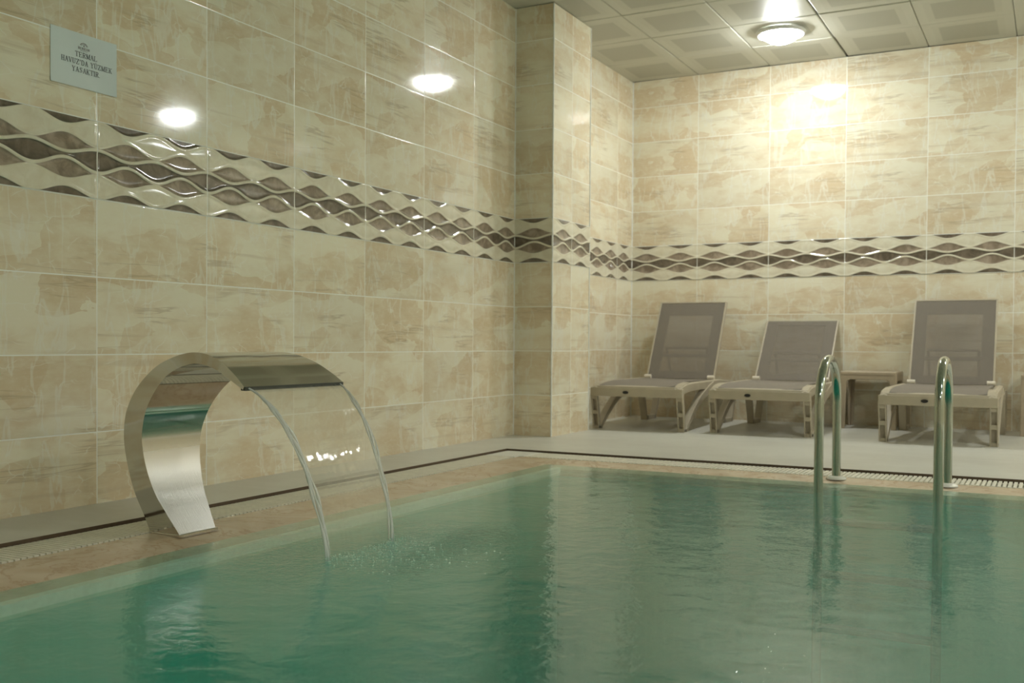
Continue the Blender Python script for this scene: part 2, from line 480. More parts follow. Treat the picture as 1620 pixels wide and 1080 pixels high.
def tiled_wall(name, a, b, n, u0, thick=TH, z0=0.0, z1=ZC, band=True):
    # a,b: 2D ends (left to right seen from the room); n: normal into the room
    mb = MB(); a = Vector(a); b = Vector(b); L = (b - a).length; d = (b - a) / L
    zs = [z0, BV0, BV1, z1] if band else [z0, z1]
    for s0, s1 in zip(zs, zs[1:]):
        mb.quad([(a.x, a.y, s0), (b.x, b.y, s0), (b.x, b.y, s1), (a.x, a.y, s1)],
                [(u0 + 60, s0 - ZT + 30), (u0 + L + 60, s0 - ZT + 30), (u0 + L + 60, s1 - ZT + 30), (u0 + 60, s1 - ZT + 30)])
    if thick:
        c = a - Vector(n) * thick; e = b - Vector(n) * thick
        mb.quad([(c.x, c.y, z0), (c.x, c.y, z1), (e.x, e.y, z1), (e.x, e.y, z0)])
        mb.quad([(a.x, a.y, z1), (b.x, b.y, z1), (e.x, e.y, z1), (c.x, c.y, z1)])
        mb.quad([(a.x, a.y, z0), (a.x, a.y, z1), (c.x, c.y, z1), (c.x, c.y, z0)])
        mb.quad([(b.x, b.y, z0), (e.x, e.y, z0), (e.x, e.y, z1), (b.x, b.y, z1)])
    return mb
# left wall runs the whole room, the back part starts its own tile joint
mbl = tiled_wall('wall_left', (0, CY1), (0, YF), (1, 0), 0)       # fill only to get geometry
mb = MB()
def face(mb, p, q, z0, z1, ua, ub):
    mb.quad([(p[0], p[1], z0), (q[0], q[1], z0), (q[0], q[1], z1), (p[0], p[1], z1)],
            [(ua + 60, z0 - ZT + 30), (ub + 60, z0 - ZT + 30), (ub + 60, z1 - ZT + 30), (ua + 60, z1 - ZT + 30)])
for z0, z1 in ((0, ZC),):
    face(mb, (0, YF), (0, CY0 + .3), z0, z1, YF, CY0 + .3)
    face(mb, (0, CY0 + .3), (0, YB), z0, z1, CY0 + .3 - 5.506, YB - 5.506)
mb.quad([(-TH, YF, 0), (-TH, YF, ZC), (-TH, YB, ZC), (-TH, YB, 0)])
mb.quad([(-TH, YF, ZC), (0, YF, ZC), (0, YB, ZC), (-TH, YB, ZC)]); mb.quad([(-TH, YF, 0), (0, YF, 0), (0, YB, 0), (-TH, YB, 0)])
mb.quad([(-TH, YF, 0), (0, YF, 0), (0, YF, ZC), (-TH, YF, ZC)]); mb.quad([(-TH, YB, 0), (0, YB, 0), (0, YB, ZC), (-TH, YB, ZC)])
mb.build('wall_left', M_TILE, kind='structure', weld=True)
mb = MB()
face(mb, (-TH, YB), (XR, YB), 0, ZC, .013 - TH, XR + .013)
mb.quad([(-TH, YB + TH, 0), (XR, YB + TH, 0), (XR, YB + TH, ZC), (-TH, YB + TH, ZC)])
for x in (-TH, XR): mb.quad([(x, YB, 0), (x, YB + TH, 0), (x, YB + TH, ZC), (x, YB, ZC)])
for z in (0, ZC): mb.quad([(-TH, YB, z), (-TH, YB + TH, z), (XR, YB + TH, z), (XR, YB, z)])
mb.build('wall_back', M_TILE, kind='structure', weld=True)
mb = MB()
face(mb, (XR, YF), (XR, YB + TH), 0, ZC, 0, YB + TH - YF)
mb.quad([(XR + TH, YF, 0), (XR + TH, YB + TH, 0), (XR + TH, YB + TH, ZC), (XR + TH, YF, ZC)])
for y in (YF, YB + TH): mb.quad([(XR, y, 0), (XR + TH, y, 0), (XR + TH, y, ZC), (XR, y, ZC)])
for z in (0, ZC): mb.quad([(XR, YF, z), (XR + TH, YF, z), (XR + TH, YB + TH, z), (XR, YB + TH, z)])
mb.build('wall_right', M_TILE, kind='structure', weld=True)
mb = MB()
face(mb, (-TH, YF), (XR + TH, YF), 0, ZC, 0, XR + 2 * TH)
mb.quad([(-TH, YF - TH, 0), (XR + TH, YF - TH, 0), (XR + TH, YF - TH, ZC), (-TH, YF - TH, ZC)])
for x in (-TH, XR + TH): mb.quad([(x, YF, 0), (x, YF - TH, 0), (x, YF - TH, ZC), (x, YF, ZC)])
for z in (0, ZC): mb.quad([(-TH, YF, z), (-TH, YF - TH, z), (XR + TH, YF - TH, z), (XR + TH, YF, z)])
mb.build('wall_front', M_TILE, kind='structure', weld=True)
# pillar
mb = MB()
face(mb, (0, CY0), (CX, CY0), 0, ZC, -CX, 0)
face(mb, (CX, CY0), (CX, CY1), 0, ZC, CY0 - 3.898, CY1 - 3.898)
face(mb, (CX, CY1), (0, CY1), 0, ZC, 0, CX)
mb.build('wall_pillar', M_TILE, kind='structure', fix=False)
# relief bands (trim of the room)
relief('trim_1', (0, YF, 0), (0, 1, 0), (1, 0, 0), CY0 - YF, YF)
relief('trim_2', (0, CY0, 0), (1, 0, 0), (0, -1, 0), CX, 0.0, .005)
relief('trim_3', (CX, CY0, 0), (0, 1, 0), (1, 0, 0), CY1 - CY0, CY0 - 3.898 + .0)
relief('trim_4', (0, CY1, 0), (0, 1, 0), (1, 0, 0), YB - CY1, CY1 - 5.506)
relief('trim_5', (0, YB, 0), (1, 0, 0), (0, -1, 0), XR, .013)
# corner beads
def bead(i, x, y, w, dirs):
    mb = MB(); mb.box(x - w, x + w, y - w, y + w, 0.002, ZC - .002)
    mb.build('trim_%d' % i, M_BEAD, kind='structure', bevel=.0025)
bead(6, CX, CY0, .005, None); bead(7, .001, YB - .001, .006, None); bead(8, .001, CY0 - .001, .004, None); bead(9, CX, CY1, .0045, None)

# ceiling: lift-out panels on a dark void
mb = MB()
mb.box(-TH, XR + TH, YF - TH, YB + TH, ZC + .02, ZC + .12, mi=1)
nx = int((XR + .6) / .6) + 1; ny = int((YB - YF) / .6) + 2
for i in range(nx):
    for j in range(ny):
        x0 = -.018 + .6 * i - (.0); y1 = YB - .6 * j
        xa, xb = max(x0 + .002, -TH), min(x0 + .598, XR + TH); ya, yb = max(y1 - .598, YF), y1 - .002
        if i == 0: xa = -.01
        if xb <= xa + .02 or yb <= ya + .02: continue
        g = .0035 if R.random() < .75 else .006
        if i == 3: xa += .009
        dz = [R.uniform(-.003, .0035) for _ in range(4)]
        z = ZC + .002
        b = .006
        P = [(xa, ya), (xb, ya), (xb, yb), (xa, yb)]
        U = [(0, 0), (1, 0), (1, 1), (0, 1)]
        mb.quad([(P[k][0] + (b if k in (0, 3) else -b), P[k][1] + (b if k in (0, 1) else -b), z + dz[k]) for k in range(4)], U)
        for k in range(4):
            m = (k + 1) % 4
            q = [(P[k][0] + (b if k in (0, 3) else -b), P[k][1] + (b if k in (0, 1) else -b), z + dz[k]),
                 (P[m][0] + (b if m in (0, 3) else -b), P[m][1] + (b if m in (0, 1) else -b), z + dz[m]),
                 (P[m][0], P[m][1], z + dz[m] + .004), (P[k][0], P[k][1], z + dz[k] + .004)]
            mb.quad(q, [(0, 0)] * 4)
            q2 = [q[3], q[2], (P[m][0], P[m][1], z + .022), (P[k][0], P[k][1], z + .022)]
            mb.quad(q2, [(0, 0)] * 4)
mb.build('ceiling', [M_CEIL, M_GAP], kind='structure', fix=False)

# ------------------------------------------------------------------ deck, drain, coping, basin
def ring_profile(mb, prof, mi=0, x0=DX, y1=DY, x1=PX1, y0=PY0):
    # prof: list of (inset distance on the left / right, on the back / front, z)
    rows = []
    for a, b, z in prof:
        rows.append([(x0 + a, y0 + b, z), (x1 - a, y0 + b, z), (x1 - a, y1 - b, z), (x0 + a, y1 - b, z)])
    mb.grid(rows, closed=True, mi=mi)
def slab_ring(name, mat):
    mb = MB()
    o = [(-TH, YF - TH), (XR + TH, YF - TH), (XR + TH, YB + TH), (-TH, YB + TH)]
    i = [(DX, PY0), (PX1, PY0), (PX1, DY), (DX, DY)]
    rows = [[(x, y, 0) for x, y in o], [(x, y, 0) for x, y in i], [(x, y, -.10) for x, y in i], [(x, y, -.10) for x, y in o]]
    rows.append(rows[0])
    mb.grid(rows, closed=True)
    return mb.build(name, mat, kind='structure', weld=True)
slab_ring('floor', M_DECK)
# (inset left, inset back, z)
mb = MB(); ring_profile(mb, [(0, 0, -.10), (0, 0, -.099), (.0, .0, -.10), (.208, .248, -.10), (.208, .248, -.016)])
ring_profile(mb, [(-.002, -.002, .0006), (.0012, .0012, .0006), (.0012, .0012, -.10)])  # dark ring over the deck lip, painting in the shadow gap beside the grate
mb.build('pool_gutter', M_CHANNEL_SHADE, kind='structure', fix=False)
EL, EB = .535, .47                       # where the coping ends (inset from the deck edge)
mb = MB()
ring_profile(mb, [(.204, .244, -.06), (.204, .244, -.0145), (.207, .247, -.0125), (.29, .29, -.0155), (.43, .38, -.0255), (EL - .008, EB - .008, -.038), (EL - .008, EB - .008, -.10)])
mb.build('pool_coping', M_STONE, kind='structure', fix=False)
mb = MB()      # pale mosaic strip, only along the left edge
xs0, xs1 = DX + EL - .007, DX + EL + .027
mb.box(xs0, xs1, PY0 + EB, DY - EB + .002, -.070, -.0300)
mb.build('pool_trim', M_LIP, kind='structure', fix=False)
mb = MB()
ring_profile(mb, [(EL + .028, EB + .028, -.07), (EL + .028, EB + .028, -1.45)])
xa, ya, yb, xb = DX + EL + .028, PY0 + EB + .028, DY - EB - .028, PX1 - EL - .028
mb.quad([(xa, ya, -1.45), (xb, ya, -1.45), (xb, yb, -1.45), (xa, yb, -1.45)])
mb.build('pool_basin', M_BASIN, kind='structure', fix=False)

# overflow gratings: slats across the channel on long bearers
def grate(name, label, axis, a0, a1, c0, c1, fine):
    mb = MB()
    pitch = .022
    n = int((a1 - a0) / pitch)
    for k in range(n):
        p = a0 + pitch * k
        q = p + (.0145 if not fine else .0165)
        if axis == 'x': mb.box(p, q, c0, c1, -.026, -.010)
        else: mb.box(c0, c1, p, q, -.026, -.010)
    bears = [.18, .82] if not fine else [.06, .2, .34, .48, .62, .76, .92]
    for f in bears:
        c = c0 + (c1 - c0) * f; h = -.0115 if fine else -.014
        if axis == 'x': mb.box(a0, a0 + n * pitch - .008, c - .005, c + .005, -.036, h)
        else: mb.box(c - .005, c + .005, a0, a0 + n * pitch - .008, -.036, h)
    o = mb.build(name, M_GRATE, fix=False)
    return tag(o, label, 'drain grate', 'overflow gratings around the pool')
grate('drain_grate', 'cream slatted overflow grate along the left edge, behind the steel waterfall', 'y', PY0 + .25, DY - .295, DX + .012, DX + .196, True)
grate('drain_grate', 'cream slatted overflow grate along the far pool edge in front of the loungers', 'x', DX + .24, PX1 - .2, DY - .240, DY - .016, False)
mb = MB()   # solid corner plate
mb.box(DX + .012, DX + .235, DY - .240, DY - .012, -.022, -.0095); mb.box(DX + .012, DX + .200, DY - .290, DY - .241, -.022, -.0095)
tag(mb.build('corner_plate', simple('white_corner_plate', (.84, .83, .74), .35), bevel=.002), 'solid white L-shaped plate joining the two gratings at the pool corner', 'plate')

# water surface: closed body for the absorption
mb = MB()
wx0, wx1, wy0, wy1 = DX + .44, PX1 - .44, PY0 + .38, DY - .38
def wbody():
    e = .0005
    ix0, ix1, iy0, iy1 = xa + .001, xb - .001, ya + .001, yb - .001
    top = [(DX + .4305, PY0 + .384, WZ), (PX1 - .4305, PY0 + .384, WZ), (PX1 - .4305, DY - .384, WZ), (DX + .4305, DY - .384, WZ)]
    edge = [(ix0, iy0, -.060), (ix1, iy0, -.060), (ix1, iy1, -.060), (ix0, iy1, -.060)]
    bot = [(ix0, iy0, -1.4495), (ix1, iy0, -1.4495), (ix1, iy1, -1.4495), (ix0, iy1, -1.4495)]
    m = MB(); m.quad(top); m.grid([top, edge, bot], closed=True); m.quad(bot[::-1]); return m
wo = wbody().build('pool_water', M_WATER, weld=True)
tag(wo, 'calm teal green pool water filling the tiled basin', 'water', kind='stuff')

# ------------------------------------------------------------------ steel waterfall
def build_spout():
    t = thing('waterfall_spout', 'polished stainless steel C-shaped waterfall spout standing on the left pool edge', 'waterfall', (.66, -.21, -.0135))
    ox, oy, oz = .66, -.21, -.0125
    outer = [(.594, -.5905), (.566, -.534), (.520, -.452), (.489, -.357), (.476, -.271), (.490, -.184), (.544, -.101), (.632, -.032), (.720, .003), (.805, .019), (.880, .013), (.950, -.014), (1.010, -.055), (1.045, -.0855)]
    inner = [(.729, -.5905), (.669, -.520), (.618, -.455), (.580, -.373), (.562, -.288), (.568, -.224), (.594, -.159), (.646, -.093), (.704, -.050), (.774, -.024), (.840, -.017), (.915, -.032), (.985, -.066), (1.040, -.0945)]
    yn = [-.295, -.297, -.299, -.301, -.303, -.305, -.308, -.312, -.318, -.324, -.330, -.336, -.341, -.345]
    yf = [-.128, -.098, -.072, -.048, -.028, -.012, .005, .025, .050, .075, .102, .130, .155, .170]
    P = catmull([(a[0] - ox, a[1] + ZT - oz, b[0] - ox, b[1] + ZT - oz, n - oy, f - oy) for a, b, n, f in zip(outer, inner, yn, yf)], 7)
    def strip(name, fn, mat, cap=False):
        mb = MB(); mb.grid([fn(p) for p in P]); return mb
    mb = MB()
    K = 8
    mb.grid([[(p[0], p[4] + (p[5] - p[4]) * k / K, p[1]) for k in range(K + 1)] for p in P])                 # outer skin
    mb.grid([[(p[0] + (p[2] - p[0]) * k / 3, p[4], p[1] + (p[3] - p[1]) * k / 3) for k in range(4)] for p in P])     # near cheek
    mb.grid([[(p[0] + (p[2] - p[0]) * k / 3, p[5], p[1] + (p[3] - p[1]) * k / 3) for k in range(4)] for p in P])     # far cheek
    e = P[0]; mb.quad([(e[0], e[4], e[1]), (e[0], e[5], e[1]), (e[2], e[5], e[3]), (e[2], e[4], e[3])])
    body = mb.build('spout_body', M_STEEL, t, smooth=True, weld=True, fix=False)
    mb = MB(); mb.grid([[(p[2], p[4] + (p[5] - p[4]) * k / K, p[3]) for k in range(K + 1)] for p in P])
    inn = mb.build('inner_face', M_BRUSH, t, smooth=True, fix=False)
    inn['label'] = 'brushed steel inner face'
    e = P[-1]; mb = MB()
    mb.hexa([(e[0] - .014, e[4] + .001, e[1] - .0115), (e[0] + .003, e[4] + .001, e[1] - .0125), (e[0] + .003, e[5] - .001, e[1] - .0125), (e[0] - .014, e[5] - .001, e[1] - .0115),
             (e[0] - .014, e[4] + .001, e[1] + .004), (e[0] + .004, e[4] + .001, e[1] - .001), (e[0] + .004, e[5] - .001, e[1] - .001), (e[0] - .014, e[5] - .001, e[1] + .004)])
    lip = mb.build('outlet_lip', simple('dark_outlet_lip', (.05, .05, .04), .4), t); lip['label'] = 'dark outlet slot along the lip'
    # base plate
    mb = MB(); b0 = P[0]
    mb.box(b0[0] - .001, b0[2] + .006, b0[4] - .005, b0[5] + .006, -.004, .006)
    mb.build('base_plate', M_STEEL, t, bevel=.002)
    return P, (ox, oy, oz)
SP, SO = build_spout()

# curtain of water: from the lip down to the pool, narrowing as it falls
def build_curtain():
    x0, z0 = 1.043, ZT - .090; zb = WZ - .012
    t = thing('water_curtain', 'clear sheet of water falling from the steel spout into the pool', 'water', (x0 + .12, -.1, WZ))
    vx, vz, g = .60, -.35, 9.8
    N = 46; rows = []; ed0 = []; ed1 = []
    T = (vz + math.sqrt(vz * vz + 2 * g * (z0 - zb))) / g
    T = (vz + math.sqrt(vz * vz + 2 * g * (z0 - zb))) / g
    for i in range(N + 1):
        f = i / N; tt = T * (f ** .9)
        # thrown slightly forward, then straight down
        x = x0 + (1.30 - x0) * (1 - (1 - tt / T) ** 1.35); z = z0 - abs(vz) * 0 - (z0 - zb) * ((tt / T) * .35 + (tt / T) ** 2 * .65)
        yn = -.338 + (.338 - .262) * (tt / T) ** .7; yf = .163 + (.112 - .163) * (tt / T) ** .8
        rows.append((x, yn, yf, z))
    K = 60; th = .0022
    ox, oy, oz = t.location
    def loc(p): return (p[0] - ox, p[1] - oy, p[2] - oz)
    mb = MB()
    fr = []; bk = []
    for i, (x, yn, yf, z) in enumerate(rows):
        a = []; b = []
        for k in range(K + 1):
            q = k / K; bow = .012 * math.sin(PI * q) * (i / N)
            rip = .0005 * math.sin(k * 1.3 + 2.0 * math.sin(k * .37)) * min(1, i / 20)
            a.append(loc((x + bow + rip, yn + (yf - yn) * q, z))); b.append(loc((x + bow + rip - th, yn + (yf - yn) * q, z)))
        fr.append(a); bk.append(b)
    mb.grid(fr); mb.grid([r[::-1] for r in bk])
    mb.build('water_sheet', M_SHEET, t, smooth=True, fix=False)
    for side, kk in (('n', 1), ('f', 2)):
        for s in range(3):
            m = MB(); pts = []; rad = []
            for i, r in enumerate(rows):
                off = (s - 1) * .011 * min(1, i / 14) + .003 * math.sin(i * .5 + s * 2)
                w_ = (.0035, .0052, .0038)[s] * (1 + .35 * math.sin(i * .8 + s * 3)) * (.5 + .5 * min(1, i / 10)) * (1.0 if side == 'n' else .75)
                inward = 1 if side == 'n' else -1
                pts.append(loc((r[0] + .002 * math.sin(i * .33 + s), r[kk] + inward * (.010 + off * .9), r[3]))); rad.append(w_)
            m.tube(pts, rad, 10)
            ob = m.build('edge_stream', M_EDGE, t, smooth=True); ob['label'] = 'thick bright stream along the edge of the sheet'
build_curtain()
# foam and bubbles where it lands
mb = MB()
def blob(m, x, y, z, r, fl=.45):
    seg = 7
    rows = []
    for a in range(4):
        th = PI / 2 * a / 3
        rows.append([(x + r * math.cos(th) * math.cos(2 * PI * k / seg) * (.999 if a < 3 else .02), y + r * math.cos(th) * math.sin(2 * PI * k / seg), z + r * fl * math.sin(th)) for k in range(seg)])
    m.grid(rows, closed=True)
for _ in range(380):
    a = abs(R.gauss(0, .075)); y = R.uniform(-.29, .15) + R.gauss(0, .03)
    blob(mb, 1.305 + a * 1.5, y - a * .6, WZ - .0005, R.uniform(.0008, .0030))
for _ in range(60):
    blob(mb, R.gauss(1.62, .10), R.gauss(-.10, .10), WZ - .0005, R.uniform(.001, .004))
fo = mb.build('foam_bubbles', M_FOAM, smooth=True, fix=False)
tag(fo, 'white bubbles and foam where the falling sheet meets the pool', 'foam', kind='stuff')

# ------------------------------------------------------------------ pool ladder
M_TREAD = simple('dark_grey_tread', (.20, .20, .17), .6)
def build_ladder():
    t = thing('pool_ladder', 'stainless steel pool ladder with two arched handrails at the far pool edge', 'ladder', (2.58, 2.425, -.0135))
    ox, oy, oz = t.location
    for x in (2.335, 2.827):
        pts = [(x - ox, 0, .0)]
        for z in (.1, .2, .3): pts.append((x - ox, 0.0, z))
        yr, yf_, zc = 2.425 - oy, 1.985 - oy, .375
        cy = (yr + yf_) / 2; rr = (yr - yf_) / 2
        for k in range(0, 25):
            a = PI * k / 24
            pts.append((x - ox, cy + rr * math.cos(a), zc + .0 + rr * .93 * math.sin(a)))
        for z in (.3, .15, 0, -.2, -.4, -.6, -.8, -.95): pts.append((x - ox, yf_, z))
        m = MB(); m.tube(pts, .0205, 24)
        hr = m.build('handrail', M_TUBE, t, smooth=True)
        m = MB(); m.lathe([(.0, .014), (.022, .014), (.030, .012), (.044, .006), (.047, .001), (.047, -.003)], x - ox, 0, 32)
        f = m.build('base_flange', simple('white_flange', (.80, .79, .72), .25), hr, smooth=True, fix=True); f['label'] = 'white round flange'
    for z in (-.14, -.38, -.62):
        m = MB(); m.box(2.335 - ox + .01, 2.827 - ox - .01, 1.965 - oy, 2.035 - oy, z - .012, z + .012)
        m.build('tread', M_TREAD, t, bevel=.006)
build_ladder()

# ------------------------------------------------------------------ sun loungers
def strut(mb, A, B, x0, x1, w, curve=0.0, n=10):
    """flat bar in the y-z plane from A to B bowed by curve"""
    A = Vector((A[0], A[1])); B = Vector((B[0], B[1])); d = (B - A); L = d.length; d /= L; nn = Vector((-d.y, d.x))
    c = []
    for k in range(n + 1):
        f = k / n; c.append(A + d * (L * f) + nn * (curve * math.sin(PI * f)))
    up = []; dn = []
    for k in range(n + 1):
        tt = (c[min(k + 1, n)] - c[max(k - 1, 0)]).normalized(); q = Vector((-tt.y, tt.x))
        ww = w[0] + (w[1] - w[0]) * k / n
        up.append(c[k] + q * ww / 2); dn.append(c[k] - q * ww / 2)
    rows = [[(x0, dn[k].x, dn[k].y), (x1, dn[k].x, dn[k].y), (x1, up[k].x, up[k].y), (x0, up[k].x, up[k].y)] for k in range(n + 1)]
    mb.grid(rows, closed=True, cap=True)
def make_lounger():
    t = thing('sun_lounger', '', 'sun lounger')
    m = MB()
    # front beam, slightly bowed, with a raised middle that carries the sling
    K = 16; rows = []
    for k in range(K + 1):
        x = -.35 + .70 * k / K; bow = .012 * (1 - (x / .35) ** 2)
        rows.append([(x, .0 - bow, .246), (x, .0 - bow, .308), (x, .05, .308), (x, .05, .246)])
    m.grid(rows, closed=True, cap=True)
    rows = []
    for k in range(K + 1):
        x = -.295 + .59 * k / K; bow = .014 * (1 - (x / .35) ** 2)
        rows.append([(x, .002 - bow, .304), (x, .008 - bow, .322), (x, .05, .326), (x, .05, .304)])
    m.grid(rows, closed=True, cap=True)
    # side rails curving in from the front corner and back to the hinge
    for s in (-1, 1):
        prof = catmull([(.0, .318, .262, .312), (.08, .322, .275, .334), (.20, .324, .286, .346), (.40, .324, .290, .350), (.70, .322, .290, .352), (1.0, .318, .288, .352), (1.25, .315, .284, .338), (1.455, .312, .278, .330)], 5)
        rows = []
        for y, xc, zb_, zt in prof:
            rows.append([(s * (xc - .030), y, zt - .008), (s * (xc - .030), y, zb_ + .012), (s * (xc + .022), y, zb_), (s * (xc + .022), y, zt - .004), (s * (xc - .004), y, zt + .002)])
        m.grid(rows, closed=True, cap=True)
        # shoulder lobe over the front corner
        m.prism([(.0, .300), (.02, .322), (.08, .342), (.22, .354), (.22, .310), (.0, .285)], s * .285, s * .335)
    m.box(-.31, .31, 1.40, 1.455, .275, .328)
    m.box(-.30, .30, .66, .70, .285, .312)
    FR = m.build('frame', M_PLASTIC, t, bevel=.004)
    for s in (-1, 1):
        xi, xo = s * .302, s * .352
        # front V leg: webbed front strut and long sweeping brace
        m = MB()
        fl = .009
        strut(m, (.075, 0.0), (.018, .262), min(xi, xi + s * fl), max(xi, xi + s * fl), (.040, .034), -.006)
        strut(m, (.075, 0.0), (.018, .262), min(xo - s * fl, xo), max(xo - s * fl, xo), (.040, .034), -.006)
        strut(m, (.089, 0.0), (.033, .262), min(xi, xo), max(xi, xo), (.008, .008), -.006)
        for z in (.012, .125, .235):
            yy = .075 - (.057) * z / .262 + .0
            m.box(min(xi, xo) + .003, max(xi, xo) - .003, yy - .010, yy + .016, z - .016, z + .014)
        strut(m, (.100, 0.004), (.80, .312), min(xi, xo), max(xi, xo), (.036, .066), .050, 16)
        m.box(min(xi, xo), max(xi, xo), .060, .118, 0, .022)
        m.build('leg', M_PLASTIC, t, bevel=.003)
        m = MB()
        strut(m, (1.12, 0.0), (.985, .300), min(xi, xo) , max(xi, xo), (.036, .044), -.010)
        strut(m, (1.315, 0.0), (1.435, .300), min(xi, xo), max(xi, xo), (.030, .040), -.020)
        m.box(min(xi, xo), max(xi, xo), 1.105, 1.33, 0, .034)
        m.build('leg', M_PLASTIC, t, bevel=.003)
    # sling on the seat
    m = MB(); rows = []; bot = []
    for j in range(21):
        y = .012 + (1.034 - .012) * j / 20; r = []; b = []
        for k in range(13):
            x = -.285 + .57 * k / 12
            z = .354 - .008 * (1 - (x / .285) ** 2) - .028 * max(0, 1 - y / .30) ** 1.5
            r.append((x, y, z)); b.append((x, y, z - .003))
        rows.append(r); bot.append(b)
    m.grid(rows); m.grid([b[::-1] for b in bot])
    m.build('seat_sling', M_SEAT, t, smooth=True, fix=False)
    # emblem on the front beam
    m = MB(); n = 24
    m.prism([(.022 * math.cos(2 * PI * k / n) - .07, .277 + .0115 * math.sin(2 * PI * k / n)) for k in range(n)], -.0165, -.006, axis=1)
    e = m.build('emblem', M_DARK, FR); e['label'] = 'small black oval emblem'
    return t
def add_back(t, ang, length):
    """backrest hinged at y=1.03, z=.352; ang = lean from vertical"""
    hy, hz = 1.03, .352
    d = Vector((0, math.sin(ang), math.cos(ang))); n = Vector((0, -math.cos(ang), math.sin(ang)))     # n: towards the sitter
    def P(x, a, h): v = Vector((x, hy, hz)) + d * a + n * h; return (v.x, v.y, v.z)
    L = length
    xs = [-.272, -.185, .185, .272]; av = [.0, .075, .215, .25, L - .125, L - .012]
    m = MB()
    def slab(x0, x1, a0, a1, h0=-.022, h1=-.004, xx=None):
        m.hexa([P(x0, a0, h0), P(x1, a0, h0), P(x1, a1, h0), P(x0, a1, h0), P(x0, a0, h1), P(x1, a0, h1), P(x1, a1, h1), P(x0, a1, h1)])
    slab(-.276, -.188, 0, L); slab(.188, .276, 0, L)
    slab(-.188, .188, 0, .07); slab(-.188, .188, L - .115, L)
    slab(-.188, .188, .205, .232)
    BF = m.build('backrest_frame', M_PLASTIC, t, bevel=.003)
    m = MB()       # side beads and top edge in the paler plastic
    m.hexa([P(-.284, 0, -.024), P(-.272, 0, -.024), P(-.272, L, -.024), P(-.284, L, -.024), P(-.284, 0, .004), P(-.272, 0, .004), P(-.272, L, .004), P(-.284, L, .004)])
    m.hexa([P(.272, 0, -.024), P(.284, 0, -.024), P(.284, L, -.024), P(.272, L, -.024), P(.272, 0, .004), P(.284, 0, .004), P(.284, L, .004), P(.272, L, .004)])
    m.hexa([P(-.284, L - .005, -.024), P(.284, L - .005, -.024), P(.284, L + .006, -.024), P(-.284, L + .006, -.024), P(-.284, L - .005, .004), P(.284, L - .005, .004), P(.284, L + .006, .004), P(-.284, L + .006, .004)])
    e = m.build('backrest_edging', M_PLASTIC, BF, bevel=.002)
    m = MB(); rows = []; bot = []
    for j in range(15):
        a = .0 + (L - .006) * j / 14
        rows.append([P(-.272 + .544 * k / 10, a, .001) for k in range(11)]); bot.append([P(-.272 + .544 * k / 10, a, -.002) for k in range(11)][::-1])
    m.grid(rows); m.grid(bot)
    m.build('backrest_sling', M_SLING, BF, smooth=True, fix=False)
    for s in (-1, 1):
        m = MB(); m.tube([(s * .236, hy - .02, hz + .013), (s * .290, hy - .02, hz + .013)], .017, 14)
        k = m.build('hinge_knob', M_KNOB, BF, smooth=True); k['label'] = 'pale round hinge knob'
    # prop behind
    m = MB()
    a = Vector(P(0, .30, -.03)); e = Vector((0, 1.36, .325))
    if a.y > 1.34: e = Vector((0, 1.40, .325))
    for s in (-1, 1): m.tube([(s * .17, a.y, a.z), (s * .17, e.y, e.z)], .011, 10)
    m.tube([(-.17, a.y, a.z), (.17, a.y, a.z)], .011, 10)
    m.build('backrest_prop', M_PLASTIC, t, smooth=True)
L1 = make_lounger()
spots = [((.600, 4.345, 0), 0.0, math.radians(29), .715, 'taupe sun lounger with raised back, leftmost, standing beside the tiled pillar'),
         ((1.464, 4.43, 0), 0.0, math.radians(40.5), .695, 'middle taupe sun lounger with the lowest backrest, partly behind the left ladder rail'),
         ((2.605, 4.375, 0), .0, math.radians(30), .715, 'rightmost taupe sun lounger, seen behind the right ladder rail')]
for i, (loc, rz, ang, ln, lab) in enumerate(spots):
    o = L1 if i == 2 else copy_tree(L1)
    o.location = loc; o.rotation_euler = (0, 0, rz)
    o['label'] = lab; o['group'] = 'sun loungers along the back wall'
    add_back(o, ang, ln)

# ------------------------------------------------------------------ side tables
def make_table():
    t = thing('side_table', '', 'side table')
    m = MB(); m.box(-.2, .2, 0, .40, .395, .432)
    m.build('table_top', M_TABLE, t, bevel=.008)
    def arch():
        out = [(-.2, .41), (-.2, 0), (-.165, 0), (-.155, .34), (-.148, .362), (-.125, .372), (.125, .372), (.148, .362), (.155, .34), (.165, 0), (.2, 0), (.2, .41)]
        return out
    for y0, y1 in ((0, .022), (.378, .40)):
        m = MB(); m.prism(arch(), y0, y1, axis=1)
        m.build('leg_panel', M_TABLE, t, bevel=.004)
    for s in (-1, 1):
        m = MB(); m.prism([(.01, .41), (.0, 0), (.04, 0), (.055, .345), (.075, .362), (.325, .362), (.345, .345), (.36, 0), (.40, 0), (.39, .41)], s * .190 - .009, s * .190 + .009, axis=0)
        m.build('side_panel', M_TABLE, t, bevel=.003)
    return t
T1 = make_table(); T1.location = (2.036, 5.43, 0)
T1['label'] = 'low taupe plastic side table between the middle and rightmost loungers'; T1['group'] = 'side tables along the back wall'
T2 = copy_tree(T1); T2.location = (3.255, 5.37, 0)
T2['label'] = 'taupe plastic side table cut off by the right edge of the photo'

